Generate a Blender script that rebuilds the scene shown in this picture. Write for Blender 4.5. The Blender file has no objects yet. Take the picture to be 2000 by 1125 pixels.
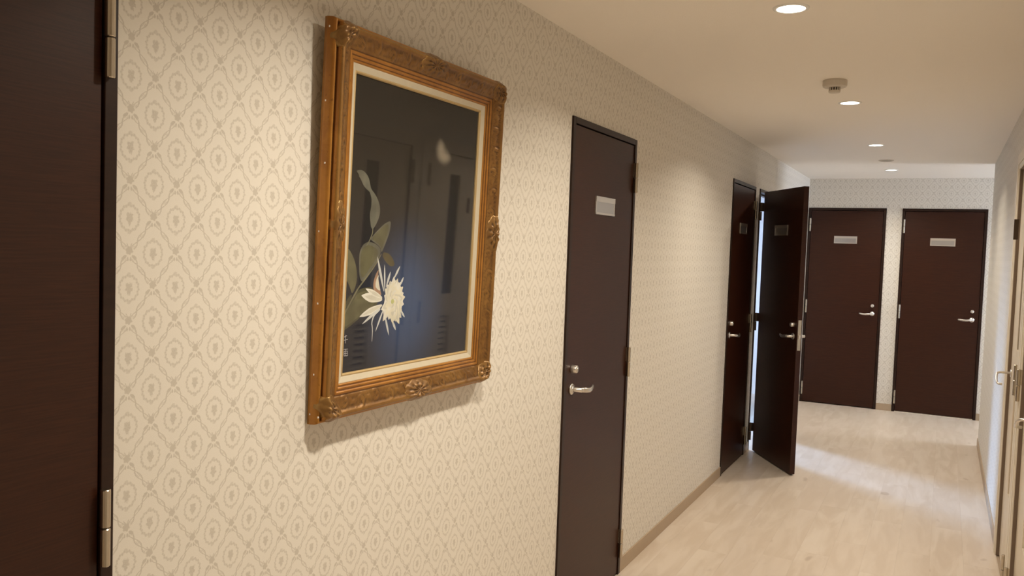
import bpy, bmesh, math, random
from mathutils import Vector, Matrix
from mathutils import noise as mnoise

C = bpy.context.scene.collection
S = bpy.context.scene
PI = math.pi

# ------------------------------------------------------------------ camera
cam_d = bpy.data.cameras.new('camera')
cam = bpy.data.objects.new('camera', cam_d)
C.objects.link(cam)
cam_d.sensor_fit = 'HORIZONTAL'
cam_d.sensor_width = 36.0
cam_d.lens = 36.0 * 1631.6 / 2000
cam_d.clip_start = 0.02
cam_d.clip_end = 60


def cam_axes(yaw, pitch, roll):
    f = Vector((-math.sin(yaw) * math.cos(pitch), math.cos(yaw) * math.cos(pitch), math.sin(pitch)))
    r = Vector((math.cos(yaw), math.sin(yaw), 0))
    u = r.cross(f)
    r2 = r * math.cos(roll) + u * math.sin(roll)
    u2 = -r * math.sin(roll) + u * math.cos(roll)
    return r2, u2, f


r_, u_, f_ = cam_axes(0.4770, -0.0501, 0.0345)
cam.matrix_world = Matrix(((r_.x, u_.x, -f_.x, 1.2974), (r_.y, u_.y, -f_.y, -0.7152),
                           (r_.z, u_.z, -f_.z, 1.5278), (0, 0, 0, 1)))
S.camera = cam

# ------------------------------------------------------------------ view, world, light
S.view_settings.view_transform = 'Standard'
S.view_settings.look = 'None'
S.view_settings.gamma = 1
S.view_settings.use_curve_mapping = False
S.view_settings.exposure = 0.10

wd = bpy.data.worlds.new('sky')
S.world = wd
wd.use_nodes = True
bg = wd.node_tree.nodes['Background']
bg.inputs[0].default_value = (0.62, 0.76, 1.0, 1)
bg.inputs[1].default_value = 1.2

WARM = (1.0, 0.895, 0.735)
LAMP_W = 11.3
LAMP_SPREAD = 141
ROOM_W = 1100.0
SIDE_W = 120.0
DAY = (0.33, 0.57, 1.0)


def area(name, loc, direction, sx, sy, power, col, shape='RECTANGLE', spread=180):
    l = bpy.data.lights.new(name, 'AREA')
    l.shape = shape
    l.size = sx
    l.size_y = sy
    l.energy = power
    l.color = col
    l.spread = math.radians(spread)
    o = bpy.data.objects.new(name, l)
    C.objects.link(o)
    o.location = loc
    o.rotation_euler = Vector(direction).to_track_quat('-Z', 'Y').to_euler()
    return o


# daylight entering through the two windows, with an added fill for the room
area('daylight_room', (-4.3, 9.55, 2.75), (1, -0.83, -0.58), 1.3, 1.1, ROOM_W, DAY)
area('daylight_room_sky', (-3.6, 6.7, 2.1), (1, 0.60, -0.15), 1.2, 1.2, 480.0, (0.66, 0.78, 1.0))  # added sky fill, brightens the room wall seen in the gap
area('daylight_side', (4.75, 7.83, 1.5), (-1, 0, -0.12), 1.1, 1.4, SIDE_W, (0.74, 0.84, 1.0))

# ------------------------------------------------------------------ node helpers
class N:
    """a float socket with arithmetic"""
    def __init__(s, nt, sock):
        s.nt = nt
        s.s = sock

    def op(s, kind, *o, clamp=False):
        n = s.nt.nodes.new('ShaderNodeMath')
        n.operation = kind
        n.use_clamp = clamp
        for i, v in enumerate((s,) + o):
            if isinstance(v, N):
                s.nt.links.new(v.s, n.inputs[i])
            else:
                n.inputs[i].default_value = v
        return N(s.nt, n.outputs[0])

    def __add__(s, o): return s.op('ADD', o)
    def __sub__(s, o): return s.op('SUBTRACT', o)
    def __mul__(s, o): return s.op('MULTIPLY', o)
    def __truediv__(s, o): return s.op('DIVIDE', o)
    def abs(s): return s.op('ABSOLUTE')
    def frac(s): return s.op('FRACT')
    def sqrt(s): return s.op('SQRT')
    def sin(s): return s.op('SINE')
    def cos(s): return s.op('COSINE')
    def mx(s, o): return s.op('MAXIMUM', o)
    def mn(s, o): return s.op('MINIMUM', o)
    def gt(s, o): return s.op('GREATER_THAN', o)

    def step(s, a, b):
        """1 below a, 0 above b"""
        n = s.nt.nodes.new('ShaderNodeMapRange')
        n.interpolation_type = 'SMOOTHSTEP'
        s.nt.links.new(s.s, n.inputs[0])
        n.inputs[1].default_value = a
        n.inputs[2].default_value = b
        n.inputs[3].default_value = 1
        n.inputs[4].default_value = 0
        return N(s.nt, n.outputs[0])


def mix_f(a, b, t):
    return a + (b - a) * t


def new_mat(name):
    m = bpy.data.materials.new(name)
    m.use_nodes = True
    nt = m.node_tree
    b = nt.nodes['Principled BSDF']
    return m, nt, b


def srgb(r, g, b):
    return tuple(((c / 255) / 12.92 if c / 255 < 0.04045 else ((c / 255 + 0.055) / 1.055) ** 2.4) for c in (r, g, b)) + (1,)


def plain(name, col, rough=0.5, metal=0.0, spec=0.5, emit=None, es=0, coat=0, noise=0.0, nscale=40, bump=0.0):
    m, nt, b = new_mat(name)
    b.inputs['Base Color'].default_value = tuple(col[:3]) + (1,)
    b.inputs['Roughness'].default_value = rough
    b.inputs['Metallic'].default_value = metal
    b.inputs['Specular IOR Level'].default_value = spec
    b.inputs['Coat Weight'].default_value = coat
    if emit:
        b.inputs['Emission Color'].default_value = tuple(emit[:3]) + (1,)
        b.inputs['Emission Strength'].default_value = es
    if noise or bump:
        g = nt.nodes.new('ShaderNodeNewGeometry')
        t = nt.nodes.new('ShaderNodeTexNoise')
        t.inputs['Scale'].default_value = nscale
        t.inputs['Detail'].default_value = 4
        nt.links.new(g.outputs['Position'], t.inputs['Vector'])
        if noise:
            r = nt.nodes.new('ShaderNodeMix')
            r.data_type = 'RGBA'
            r.inputs[6].default_value = tuple(c * (1 - noise) for c in col[:3]) + (1,)
            r.inputs[7].default_value = tuple(min(1, c * (1 + noise)) for c in col[:3]) + (1,)
            nt.links.new(t.outputs[0], r.inputs[0])
            nt.links.new(r.outputs[2], b.inputs['Base Color'])
        if bump:
            bp = nt.nodes.new('ShaderNodeBump')
            bp.inputs['Strength'].default_value = bump
            bp.inputs['Distance'].default_value = 0.002
            nt.links.new(t.outputs[0], bp.inputs['Height'])
            nt.links.new(bp.outputs[0], b.inputs['Normal'])
    return m


def pos_xyz(nt, source='Position'):
    g = nt.nodes.new('ShaderNodeNewGeometry')
    sp = nt.nodes.new('ShaderNodeSeparateXYZ')
    nt.links.new(g.outputs['Position'], sp.inputs[0])
    return g, [N(nt, sp.outputs[i]) for i in range(3)]


def mix_rgb(nt, fac, a, b):
    r = nt.nodes.new('ShaderNodeMix')
    r.data_type = 'RGBA'
    for i, v in ((0, fac), (6, a), (7, b)):
        if isinstance(v, N):
            nt.links.new(v.s, r.inputs[i])
        elif isinstance(v, bpy.types.NodeSocket):
            nt.links.new(v, r.inputs[i])
        else:
            r.inputs[i].default_value = v if i == 0 else tuple(v[:3]) + (1,)
    return r.outputs[2]


def noise_tex(nt, vec, scale, detail=3, dist=0.0, rough=0.5):
    t = nt.nodes.new('ShaderNodeTexNoise')
    t.inputs['Scale'].default_value = scale
    t.inputs['Detail'].default_value = detail
    t.inputs['Roughness'].default_value = rough
    t.inputs['Distortion'].default_value = dist
    nt.links.new(vec, t.inputs['Vector'])
    return N(nt, t.outputs[0])


def scaled_pos(nt, g, sx, sy, sz):
    mp = nt.nodes.new('ShaderNodeMapping')
    mp.inputs['Scale'].default_value = (sx, sy, sz)
    nt.links.new(g.outputs['Position'], mp.inputs[0])
    return mp.outputs[0]


PW, PH = 0.1015, 0.126


def wallpaper(name, axis):
    """damask paper: oval wreaths in a trellis of twisted ribbon with a rose at each crossing"""
    m, nt, b = new_mat(name)
    g, p = pos_xyz(nt)
    n1 = noise_tex(nt, g.outputs['Position'], 260, 2)
    n2 = noise_tex(nt, g.outputs['Position'], 420, 2)
    wob = (n1 - 0.5) * 0.0030
    wob2 = (n2 - 0.5) * 0.0030
    U = p[axis] + wob
    Z = p[2] + wob2
    a = (U - 0.2985) / PW
    bb = (Z - 1.5545) / PH
    fa0, fa5 = a.frac(), (a + 0.5).frac()
    fb0, fb5 = bb.frac(), (bb + 0.5).frac()
    x1, y1 = fa5 - 0.5, fb5 - 0.5
    x2, y2 = fa0 - 0.5, fb0 - 0.5
    sel = (x1.abs() + y1.abs()).gt(0.5)
    x, y = mix_f(x1, x2, sel), mix_f(y1, y2, sel)
    X, Y = x * PW, y * PH
    # oval wreath
    ang = Y.op('ARCTAN2', X)
    e = ((X / 0.0198) * (X / 0.0198) + (Y / 0.0228) * (Y / 0.0228)).sqrt()
    scal = (ang * 14.0).sin() * 0.045
    ring = (e + scal - 1.0).abs().step(0.065, 0.15)
    dots = ((ang * 14.0).cos().abs()).step(0.25, 0.8)
    ring = ring * (dots * 0.35 + 0.65)
    # bouquet inside the wreath
    e2 = ((X / 0.0072) * (X / 0.0072) + (Y / 0.0115) * (Y / 0.0115)).sqrt()
    petals = ((ang * 5.0).sin() * 0.16) + (n1 - 0.5) * 0.9
    bouquet = (e2 + petals).step(0.75, 1.12) * ((n2 - 0.5) * 1.3 + 0.9)
    # little crown and pendant of the wreath
    cr = ((X / 0.0045) * (X / 0.0045) + ((Y.abs() - 0.0262) / 0.003) * ((Y.abs() - 0.0262) / 0.003)).sqrt().step(0.6, 1.1)
    # ribbon trellis
    md = (x.abs() + y.abs()) * -0.079 + 0.0395
    amp = (y.abs() * (2 * PI * 3)).sin().abs()
    rib = (md - amp * 0.0037).abs().step(0.0006, 0.0015)
    rib2 = (md - 0.0014).abs().step(0.0004, 0.0010) * (y.abs() * (2 * PI * 3)).cos().abs().step(0.2, 0.7)
    # roses at the crossings
    xr1, yr1 = fa0 - 0.5, fb5 - 0.5
    xr2, yr2 = fa5 - 0.5, fb0 - 0.5
    sel2 = (xr1.abs() + yr1.abs()).gt(0.5)
    xr, yr = mix_f(xr1, xr2, sel2), mix_f(yr1, yr2, sel2)
    RX, RY = xr * PW, yr * PH
    ax = RX.abs()
    yb = RY - 0.0050
    angr = yb.op('ARCTAN2', RX)
    bud = ((RX * RX + yb * yb).sqrt() + (angr * 6.0).sin() * 0.0009 + (n1 - 0.5) * 0.003).step(0.0062, 0.0085)
    lx, ly = (ax - 0.0105) / 0.0055, (RY + 0.0075 - (ax - 0.0105) * -0.5) / 0.0038
    leaf = (lx * lx + ly * ly).sqrt().step(0.75, 1.15)
    lx2, ly2 = (ax - 0.0030) / 0.0020, (RY + 0.0105) / 0.0040
    leaf2 = (lx2 * lx2 + ly2 * ly2).sqrt().step(0.7, 1.2)
    sx_ = (ax - (RY - 0.006) * 0.45).abs().step(0.0005, 0.0013) * (RY - 0.0135).abs().step(0.0035, 0.0048)
    rose = bud.mx(leaf).mx(leaf2).mx(sx_)
    far = (RX * RX + RY * RY).sqrt().step(0.010, 0.014)
    rib = (rib * 0.95).mx(rib2 * 0.8) * (far * -1.0 + 1.0)
    mask = (ring * 0.9).mx(bouquet).mx(cr * 0.6).mx(rib).mx(rose)
    mask = mask.op('MINIMUM', 1.0).mx(0.0)
    speck = noise_tex(nt, g.outputs['Position'], 900, 2)
    mask = mask * ((speck - 0.5) * 0.6 + 0.9)
    big = noise_tex(nt, g.outputs['Position'], 1.4, 2)
    base = mix_rgb(nt, big, (0.74, 0.70, 0.63), (0.765, 0.725, 0.66))
    col = mix_rgb(nt, mask * 0.88, base, (0.535, 0.49, 0.425))
    nt.links.new(col, b.inputs['Base Color'])
    b.inputs['Roughness'].default_value = 0.62
    b.inputs['Specular IOR Level'].default_value = 0.25
    bp = nt.nodes.new('ShaderNodeBump')
    bp.inputs['Strength'].default_value = 0.25
    bp.inputs['Distance'].default_value = 0.001
    nt.links.new((speck + mask * 0.5).s, bp.inputs['Height'])
    nt.links.new(bp.outputs[0], b.inputs['Normal'])
    return m


def wood(name, c1, c2, axis_stretch=(3, 3, 90), rough=0.42, coat=0.0, coat_rough=0.2):
    m, nt, b = new_mat(name)
    g, p = pos_xyz(nt)
    v = scaled_pos(nt, g, *axis_stretch)
    n1 = noise_tex(nt, v, 3.2, 5, 0.4, 0.6)
    v2 = scaled_pos(nt, g, axis_stretch[0] * 2.5, axis_stretch[1] * 2.5, axis_stretch[2] * 5)
    n2 = noise_tex(nt, v2, 2.0, 3)
    f = n1.step(0.68, 0.32) * 0.7 + n2 * 0.3
    nt.links.new(mix_rgb(nt, f, c2, c1), b.inputs['Base Color'])
    b.inputs['Roughness'].default_value = rough
    b.inputs['Coat Weight'].default_value = coat
    b.inputs['Coat Roughness'].default_value = coat_rough
    b.inputs['Specular IOR Level'].default_value = 0.27
    bp = nt.nodes.new('ShaderNodeBump')
    bp.inputs['Strength'].default_value = 0.12
    bp.inputs['Distance'].default_value = 0.0006
    nt.links.new(n2.s, bp.inputs['Height'])
    nt.links.new(bp.outputs[0], b.inputs['Normal'])
    return m


def plank_mat():
    m, nt, b = new_mat('pale_oak_plank')
    g, p = pos_xyz(nt)
    oi = nt.nodes.new('ShaderNodeObjectInfo')
    rnd = N(nt, oi.outputs['Random'])
    # shift the grain of every plank
    cmb = nt.nodes.new('ShaderNodeCombineXYZ')
    nt.links.new((p[0] * 6.0 + rnd * 31.0).s, cmb.inputs[0])
    nt.links.new((p[1] * 1.1 + rnd * 17.0).s, cmb.inputs[1])
    nt.links.new((rnd * 9.0).s, cmb.inputs[2])
    n1 = noise_tex(nt, cmb.outputs[0], 2.2, 4, 0.6)
    cmb2 = nt.nodes.new('ShaderNodeCombineXYZ')
    nt.links.new((p[0] * 60.0 + rnd * 31.0).s, cmb2.inputs[0])
    nt.links.new((p[1] * 4.0).s, cmb2.inputs[1])
    n2 = noise_tex(nt, cmb2.outputs[0], 1.5, 4)
    cmb3 = nt.nodes.new('ShaderNodeCombineXYZ')
    nt.links.new((p[0] * 9.0 + rnd * 11.0).s, cmb3.inputs[0])
    nt.links.new((p[1] * 4.5).s, cmb3.inputs[1])
    n3 = noise_tex(nt, cmb3.outputs[0], 1.0, 1)
    knot = n3.step(0.20, 0.27)
    f = n1.step(0.66, 0.34) * 0.75 + n2 * 0.25
    c = mix_rgb(nt, f, (0.67, 0.58, 0.49), (0.56, 0.46, 0.365))
    c = mix_rgb(nt, rnd * 0.5, c, (0.60, 0.50, 0.41))
    c = mix_rgb(nt, knot * 0.45, c, (0.30, 0.20, 0.13))
    nt.links.new(c, b.inputs['Base Color'])
    nt.links.new((n1 * 0.10 + 0.34).s, b.inputs['Roughness'])
    b.inputs['Specular IOR Level'].default_value = 0.5
    return m


def gilt(name, base=(0.20, 0.092, 0.021), hi=(0.55, 0.33, 0.09), dark=(0.04, 0.016, 0.005), metal=0.4, rough=0.36):
    m, nt, b = new_mat(name)
    g, p = pos_xyz(nt)
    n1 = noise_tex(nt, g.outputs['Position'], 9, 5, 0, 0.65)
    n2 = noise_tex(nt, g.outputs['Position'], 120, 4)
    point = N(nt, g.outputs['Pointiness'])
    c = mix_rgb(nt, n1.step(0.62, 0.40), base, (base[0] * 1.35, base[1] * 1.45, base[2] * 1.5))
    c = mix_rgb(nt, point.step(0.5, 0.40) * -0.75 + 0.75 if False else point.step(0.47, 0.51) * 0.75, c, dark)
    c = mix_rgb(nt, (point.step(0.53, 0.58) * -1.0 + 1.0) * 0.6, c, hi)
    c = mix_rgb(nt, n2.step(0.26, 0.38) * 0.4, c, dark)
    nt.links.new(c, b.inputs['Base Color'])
    b.inputs['Metallic'].default_value = metal
    b.inputs['Roughness'].default_value = rough
    bp = nt.nodes.new('ShaderNodeBump')
    bp.inputs['Strength'].default_value = 0.3
    bp.inputs['Distance'].default_value = 0.001
    nt.links.new(n2.s, bp.inputs['Height'])
    nt.links.new(bp.outputs[0], b.inputs['Normal'])
    return m


M = {}
M['paper_y'] = wallpaper('cream_damask_paper_long', 1)
M['paper_x'] = wallpaper('cream_damask_paper_end', 0)
M['ceiling'] = plain('ceiling_paper', (0.93, 0.87, 0.79), 0.8, bump=0.35, nscale=220, noise=0.01)
M['plank'] = plank_mat()
M['subfloor'] = plain('subfloor', (0.42, 0.32, 0.23), 0.8)
M['skirting'] = plain('tan_skirting', (0.42, 0.32, 0.22), 0.5, noise=0.04)
M['walnut'] = wood('dark_walnut_door', (0.023, 0.0050, 0.0015), (0.044, 0.0118, 0.0038), (3, 3, 90), 0.42, 0.05, 0.32)
M['walnut_frame'] = wood('dark_walnut_frame', (0.015, 0.0055, 0.003), (0.026, 0.010, 0.005), (3, 3, 20), 0.38)
M['seal'] = plain('black_seal', (0.006, 0.004, 0.003), 0.6)
M['brown_seal'] = plain('brown_seal', (0.16, 0.11, 0.075), 0.6)  # shade colour for the strips in the cream door rebates
M['cream_door'] = plain('cream_painted_door', (0.70, 0.61, 0.48), 0.35, noise=0.02)
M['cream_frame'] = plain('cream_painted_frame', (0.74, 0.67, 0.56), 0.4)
M['steel'] = plain('satin_steel', (0.72, 0.68, 0.63), 0.28, 0.95, noise=0.03)
M['hinge'] = plain('bronzed_steel', (0.55, 0.49, 0.40), 0.26, 1.0, noise=0.05)
M['hinge_dark'] = plain('dark_bronze', (0.10, 0.07, 0.05), 0.35, 0.8)
M['plate'] = plain('silver_plate', (0.84, 0.81, 0.77), 0.32, 0.95)
M['plate_insert'] = plain('grey_plate_insert', (0.62, 0.61, 0.61), 0.28, 0.9)
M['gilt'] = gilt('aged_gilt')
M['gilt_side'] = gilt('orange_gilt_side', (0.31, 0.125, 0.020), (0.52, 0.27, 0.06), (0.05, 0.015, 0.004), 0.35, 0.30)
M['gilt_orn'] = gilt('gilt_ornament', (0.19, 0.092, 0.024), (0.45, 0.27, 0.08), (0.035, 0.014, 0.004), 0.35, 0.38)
M['liner'] = plain('ivory_liner', (0.55, 0.49, 0.375), 0.55, noise=0.06, nscale=60)
M['liner_edge'] = plain('gilt_liner_edge', (0.50, 0.36, 0.17), 0.4, 0.3, noise=0.1)
M['white_plastic'] = plain('white_plastic', (0.66, 0.60, 0.52), 0.45)
M['detector_grille'] = plain('dark_grille', (0.03, 0.018, 0.012), 0.6)
M['lamp_ring'] = plain('white_lamp_ring', (0.85, 0.83, 0.79), 0.4)
M['lamp_glow'] = plain('lamp_diffuser', (1, 1, 1), 0.5, emit=(1.0, 0.93, 0.82), es=7.0)
M['dark_glass'] = plain('smoked_glass', (0.02, 0.022, 0.028), 0.1)
M['room_white'] = plain('white_room_paint', (0.80, 0.81, 0.84), 0.7)
M['alu'] = plain('aluminium', (0.6, 0.6, 0.6), 0.35, 0.9)
M['signature'] = plain('white_ink', (0.42, 0.42, 0.46), 0.7)


# clear glass: straight-through light plus surface reflection
def glass_mat(name):
    m, nt, b = new_mat(name)
    nt.nodes.remove(b)
    out = [n for n in nt.nodes if n.type == 'OUTPUT_MATERIAL'][0]
    tr = nt.nodes.new('ShaderNodeBsdfTransparent')
    gl = nt.nodes.new('ShaderNodeBsdfGlossy')
    gl.inputs['Roughness'].default_value = 0.03
    g = nt.nodes.new('ShaderNodeNewGeometry')
    dp = nt.nodes.new('ShaderNodeVectorMath')
    dp.operation = 'DOT_PRODUCT'
    nt.links.new(g.outputs['Normal'], dp.inputs[0])
    nt.links.new(g.outputs['Incoming'], dp.inputs[1])
    fr = (N(nt, dp.outputs['Value']).abs() * -1.0 + 1.0).mx(0.0).op('POWER', 5.0) * 0.72 + 0.03
    mx = nt.nodes.new('ShaderNodeMixShader')
    nt.links.new(fr.s, mx.inputs[0])
    nt.links.new(tr.outputs[0], mx.inputs[1])
    nt.links.new(gl.outputs[0], mx.inputs[2])
    nt.links.new(mx.outputs[0], out.inputs[0])
    return m


M['glass'] = glass_mat('clear_glass')

# ------------------------------------------------------------------ mesh helpers


def obj(name, bm, mat, parent=None, smooth=False, bevel=0, kind=None):
    me = bpy.data.meshes.new(name)
    bm.normal_update()
    bm.to_mesh(me)
    bm.free()
    for mm in (mat if isinstance(mat, (list, tuple)) else [mat]):
        me.materials.append(mm)
    if smooth:
        me.polygons.foreach_set('use_smooth', [True] * len(me.polygons))
    o = bpy.data.objects.new(name, me)
    C.objects.link(o)
    if parent is not None:
        o.parent = parent
    if bevel:
        md = o.modifiers.new('bevel', 'BEVEL')
        md.width = bevel
        md.segments = 2
        md.limit_method = 'ANGLE'
        md.angle_limit = math.radians(40)
    if kind:
        o['kind'] = kind
    return o


def empty(name, loc=(0, 0, 0), rz=0, label=None, cat=None, group=None, kind=None):
    o = bpy.data.objects.new(name, None)
    C.objects.link(o)
    o.empty_display_size = 0.05
    o.location = loc
    o.rotation_euler = (0, 0, rz)
    return tag(o, label, cat, group, kind)


def tag(o, label=None, cat=None, group=None, kind=None):
    if label: o['label'] = label
    if cat: o['category'] = cat
    if group: o['group'] = group
    if kind: o['kind'] = kind
    return o


def box(bm, x0, x1, y0, y1, z0, z1, mi=0):
    v = [bm.verts.new((x, y, z)) for z in (z0, z1) for y in (y0, y1) for x in (x0, x1)]
    for q in ((0, 2, 3, 1), (4, 5, 7, 6), (0, 1, 5, 4), (1, 3, 7, 5), (3, 2, 6, 7), (2, 0, 4, 6)):
        f = bm.faces.new([v[i] for i in q])
        f.material_index = mi
    return bm


def boxes(L):
    bm = bmesh.new()
    for b in L:
        box(bm, *b)
    return bm


def lathe(bm, prof, seg=24, axis='z', at=(0, 0, 0), sq=1.0):
    """prof: (radius, height) pairs, revolved; closed at both ends when the radius is 0"""
    rings = []
    for (r, h) in prof:
        ring = []
        n = 1 if r < 1e-6 else seg
        for k in range(n):
            a = 2 * PI * k / seg
            if axis == 'z': p = (r * math.cos(a), r * math.sin(a), h)
            elif axis == 'x': p = (h, r * math.cos(a), r * math.sin(a))
            else: p = (r * math.sin(a), h, r * math.cos(a))
            ring.append(bm.verts.new((p[0] + at[0], p[1] + at[1], p[2] + at[2])))
        rings.append(ring)
    for A, B in zip(rings, rings[1:]):
        for k in range(seg):
            a0, a1 = A[k % len(A)], A[(k + 1) % len(A)]
            b0, b1 = B[k % len(B)], B[(k + 1) % len(B)]
            vs = []
            for v in (a0, a1, b1, b0):
                if v not in vs: vs.append(v)
            if len(vs) > 2:
                try: bm.faces.new(vs)
                except ValueError: pass
    return bm


def tube(bm, pts, rad, seg=10, flat=1.0):
    """swept tube; rad may be a list; flat squeezes it sideways"""
    pts = [Vector(p) for p in pts]
    if not isinstance(rad, (list, tuple)): rad = [rad] * len(pts)
    rings = []
    up = Vector((0, 0, 1))
    for i, p in enumerate(pts):
        t = (pts[min(i + 1, len(pts) - 1)] - pts[max(i - 1, 0)]).normalized()
        s = t.cross(up)
        if s.length < 1e-3: s = t.cross(Vector((0, 1, 0)))
        s.normalize()
        n = s.cross(t)
        rings.append([bm.verts.new(p + s * (math.cos(2 * PI * k / seg) * rad[i] * flat) + n * (math.sin(2 * PI * k / seg) * rad[i])) for k in range(seg)])
    for A, B in zip(rings, rings[1:]):
        for k in range(seg):
            bm.faces.new((A[k], A[(k + 1) % seg], B[(k + 1) % seg], B[k]))
    bm.faces.new(rings[0][::-1])
    bm.faces.new(rings[-1])
    return bm


def fix(bm):
    bmesh.ops.recalc_face_normals(bm, faces=bm.faces[:])
    return bm


# ------------------------------------------------------------------ the room shell
H, W, L, YE = 2.335, 1.616, 8.479, 7.186
YB = -3.2              # the corridor goes on behind the camera
XR = 4.2               # end of the side corridor
T = 2.035              # top of the door frames
FW = 0.743             # outer width of a door frame

left_doors = [(-0.477, False), (2.248, False), (4.984, False), (5.890, True)]   # near edge of each frame, opening all through
end_doors = [0.005, 0.893]
right_doors = [2.700, 3.575]


def wall_layers(u0, u1, doors):
    """boxes (a0,a1,u0,u1,z0,z1,layer): a wall of two layers with niches, or through openings, for the doors"""
    out = []
    cur = u0
    for d, through in sorted(doors):
        out.append((cur, d, 0, H, 0)); out.append((d, d + FW, T, H, 0))
        cur = d + FW
    out.append((cur, u1, 0, H, 0))
    cur = u0
    for d, through in sorted(doors):
        if through:
            out.append((cur, d, 0, H, 1)); out.append((d, d + FW, T, H, 1))
            cur = d + FW
    out.append((cur, u1, 0, H, 1))
    return out


# left wall: papered layer and masonry behind it
o = obj('wall_left', boxes([(-0.07, 0.0) + (a, b_, z0, z1) for a, b_, z0, z1, ly in wall_layers(YB, L, left_doors) if ly == 0] + [(-0.13, -0.07, YB, 4.9, 0, H)]), M['paper_y'])
tag(o, 'long cream damask papered wall on the left with dark doors and the painting', 'wall', kind='structure')
o = obj('wall_end', boxes([(a, b_) + ((L, L + 0.07) if ly == 0 else (L + 0.07, L + 0.13)) + (z0, z1) for a, b_, z0, z1, ly in wall_layers(-0.13, XR, [(d, False) for d in end_doors])]), M['paper_x'])
tag(o, 'cream damask papered end wall of the corridor with two dark doors', 'wall', kind='structure')
o = obj('wall_right', boxes([((W, W + 0.07) if ly == 0 else (W + 0.07, W + 0.13)) + (a, b_, z0, z1) for a, b_, z0, z1, ly in wall_layers(YB, YE, [(d, False) for d in right_doors])]), M['paper_y'])
tag(o, 'cream papered wall along the right edge of the corridor', 'wall', kind='structure')
o = obj('wall_side', boxes([(W + 0.13, XR, YE - 0.13, YE, 0, H)]), M['paper_x'])
tag(o, 'papered wall of the side passage behind the right corner', 'wall', kind='structure')
o = obj('wall_back', boxes([(-0.13, W + 0.13, YB - 0.1, YB, 0, H)]), M['paper_x'])
tag(o, 'papered wall closing the corridor behind the viewer', 'wall', kind='structure')
obj('wall_lining', boxes([(-0.071 - 0.004, -0.0705, 4.984, 4.984 + FW, 0, H)]), M['paper_y'], o)
# window wall of the side passage
o = obj('wall_passage', boxes([(XR, XR + 0.13, YE - 0.13, L + 0.13, 0, 0.85), (XR, XR + 0.13, YE - 0.13, L + 0.13, 2.1, H),
                               (XR, XR + 0.13, YE - 0.13, YE + 0.15, 0.85, 2.1), (XR, XR + 0.13, L - 0.15, L + 0.13, 0.85, 2.1)]), M['paper_y'])
tag(o, 'window wall at the far end of the side passage', 'wall', kind='structure')
o = obj('ceiling', boxes([(-0.13, W + 0.13, YB - 0.1, L + 0.13, H, H + 0.1), (W + 0.13, XR + 0.13, YE - 0.13, L + 0.13, H, H + 0.1)]), M['ceiling'])
tag(o, 'plain matt cream corridor ceiling', 'ceiling', kind='structure')

# floor: sub floor and single planks
FT = 0.004
fl = obj('floor', boxes([(-0.13, W + 0.13, YB - 0.1, L + 0.13, -0.12, -FT), (W + 0.13, XR + 0.13, YE - 0.13, L + 0.13, -0.12, -FT)]), M['subfloor'])
tag(fl, 'corridor floor of pale wood look planks', 'floor', kind='structure')
bm = bmesh.new()
box(bm, 0, 1, 0, 1, 0, 1)
plank_me = bpy.data.meshes.new('plank')
bm.to_mesh(plank_me)
bm.free()
plank_me.materials.append(M['plank'])
rng = random.Random(7)
PWD, PLN, GAP = 0.152, 0.914, 0.000155
k = 0
x = -0.06
while x < XR:
    xa, xb = max(x, 0.0), min(x + PWD, XR)
    if x < W - 0.002 and xb > W and xa < W: pass
    y = YB - rng.random() * PLN
    while y < L:
        y0, y1 = y, min(y + PLN, L)
        y += PLN
        lo = YB if xa < W else YE
        y0 = max(y0, lo)
        if y1 - y0 < 0.03 or y1 < -0.3: continue
        w_hi = xb
        if xa < W < xb and y1 < YE: w_hi = W
        o = bpy.data.objects.new('plank', plank_me)
        C.objects.link(o)
        o.parent = fl
        o.location = (xa + GAP, y0 + GAP, -FT)
        o.scale = (w_hi - xa - 2 * GAP, y1 - y0 - 2 * GAP, FT)
        k += 1
    x += PWD

# skirtings
BH, BT = 0.068, 0.007


def skirting(name, segs, axis, at, side, label):
    L_ = []
    for a, b_ in segs:
        t0, t1 = sorted((at, at + side * BT))
        L_.append((t0, t1, a, b_, 0, BH) if axis == 'y' else (a, b_, t0, t1, 0, BH))
    o = obj(name, boxes(L_), M['skirting'], bevel=0.0015)
    tag(o, label, 'skirting board', kind='structure')


def gaps(u0, u1, ds):
    out = []; cur = u0
    for d in sorted(ds):
        if d > cur: out.append((cur, d))
        cur = d + FW
    if cur < u1: out.append((cur, u1))
    return out


skirting('baseboard_left', gaps(YB, L, [d for d, _ in left_doors]), 'y', 0.0, 1, 'low tan skirting board along the left wall')
skirting('baseboard_end', gaps(0.008, XR, end_doors), 'x', L, -1, 'low tan skirting board between the two end doors')
skirting('baseboard_right', [(YB, right_doors[0] - 0.055), (right_doors[1] + FW + 0.055, YE + BT)], 'y', W, -1, 'thin tan skirting board along the right wall')
skirting('baseboard_side', [(W, XR)], 'x', YE, 1, 'skirting board round the right corner')

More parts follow.
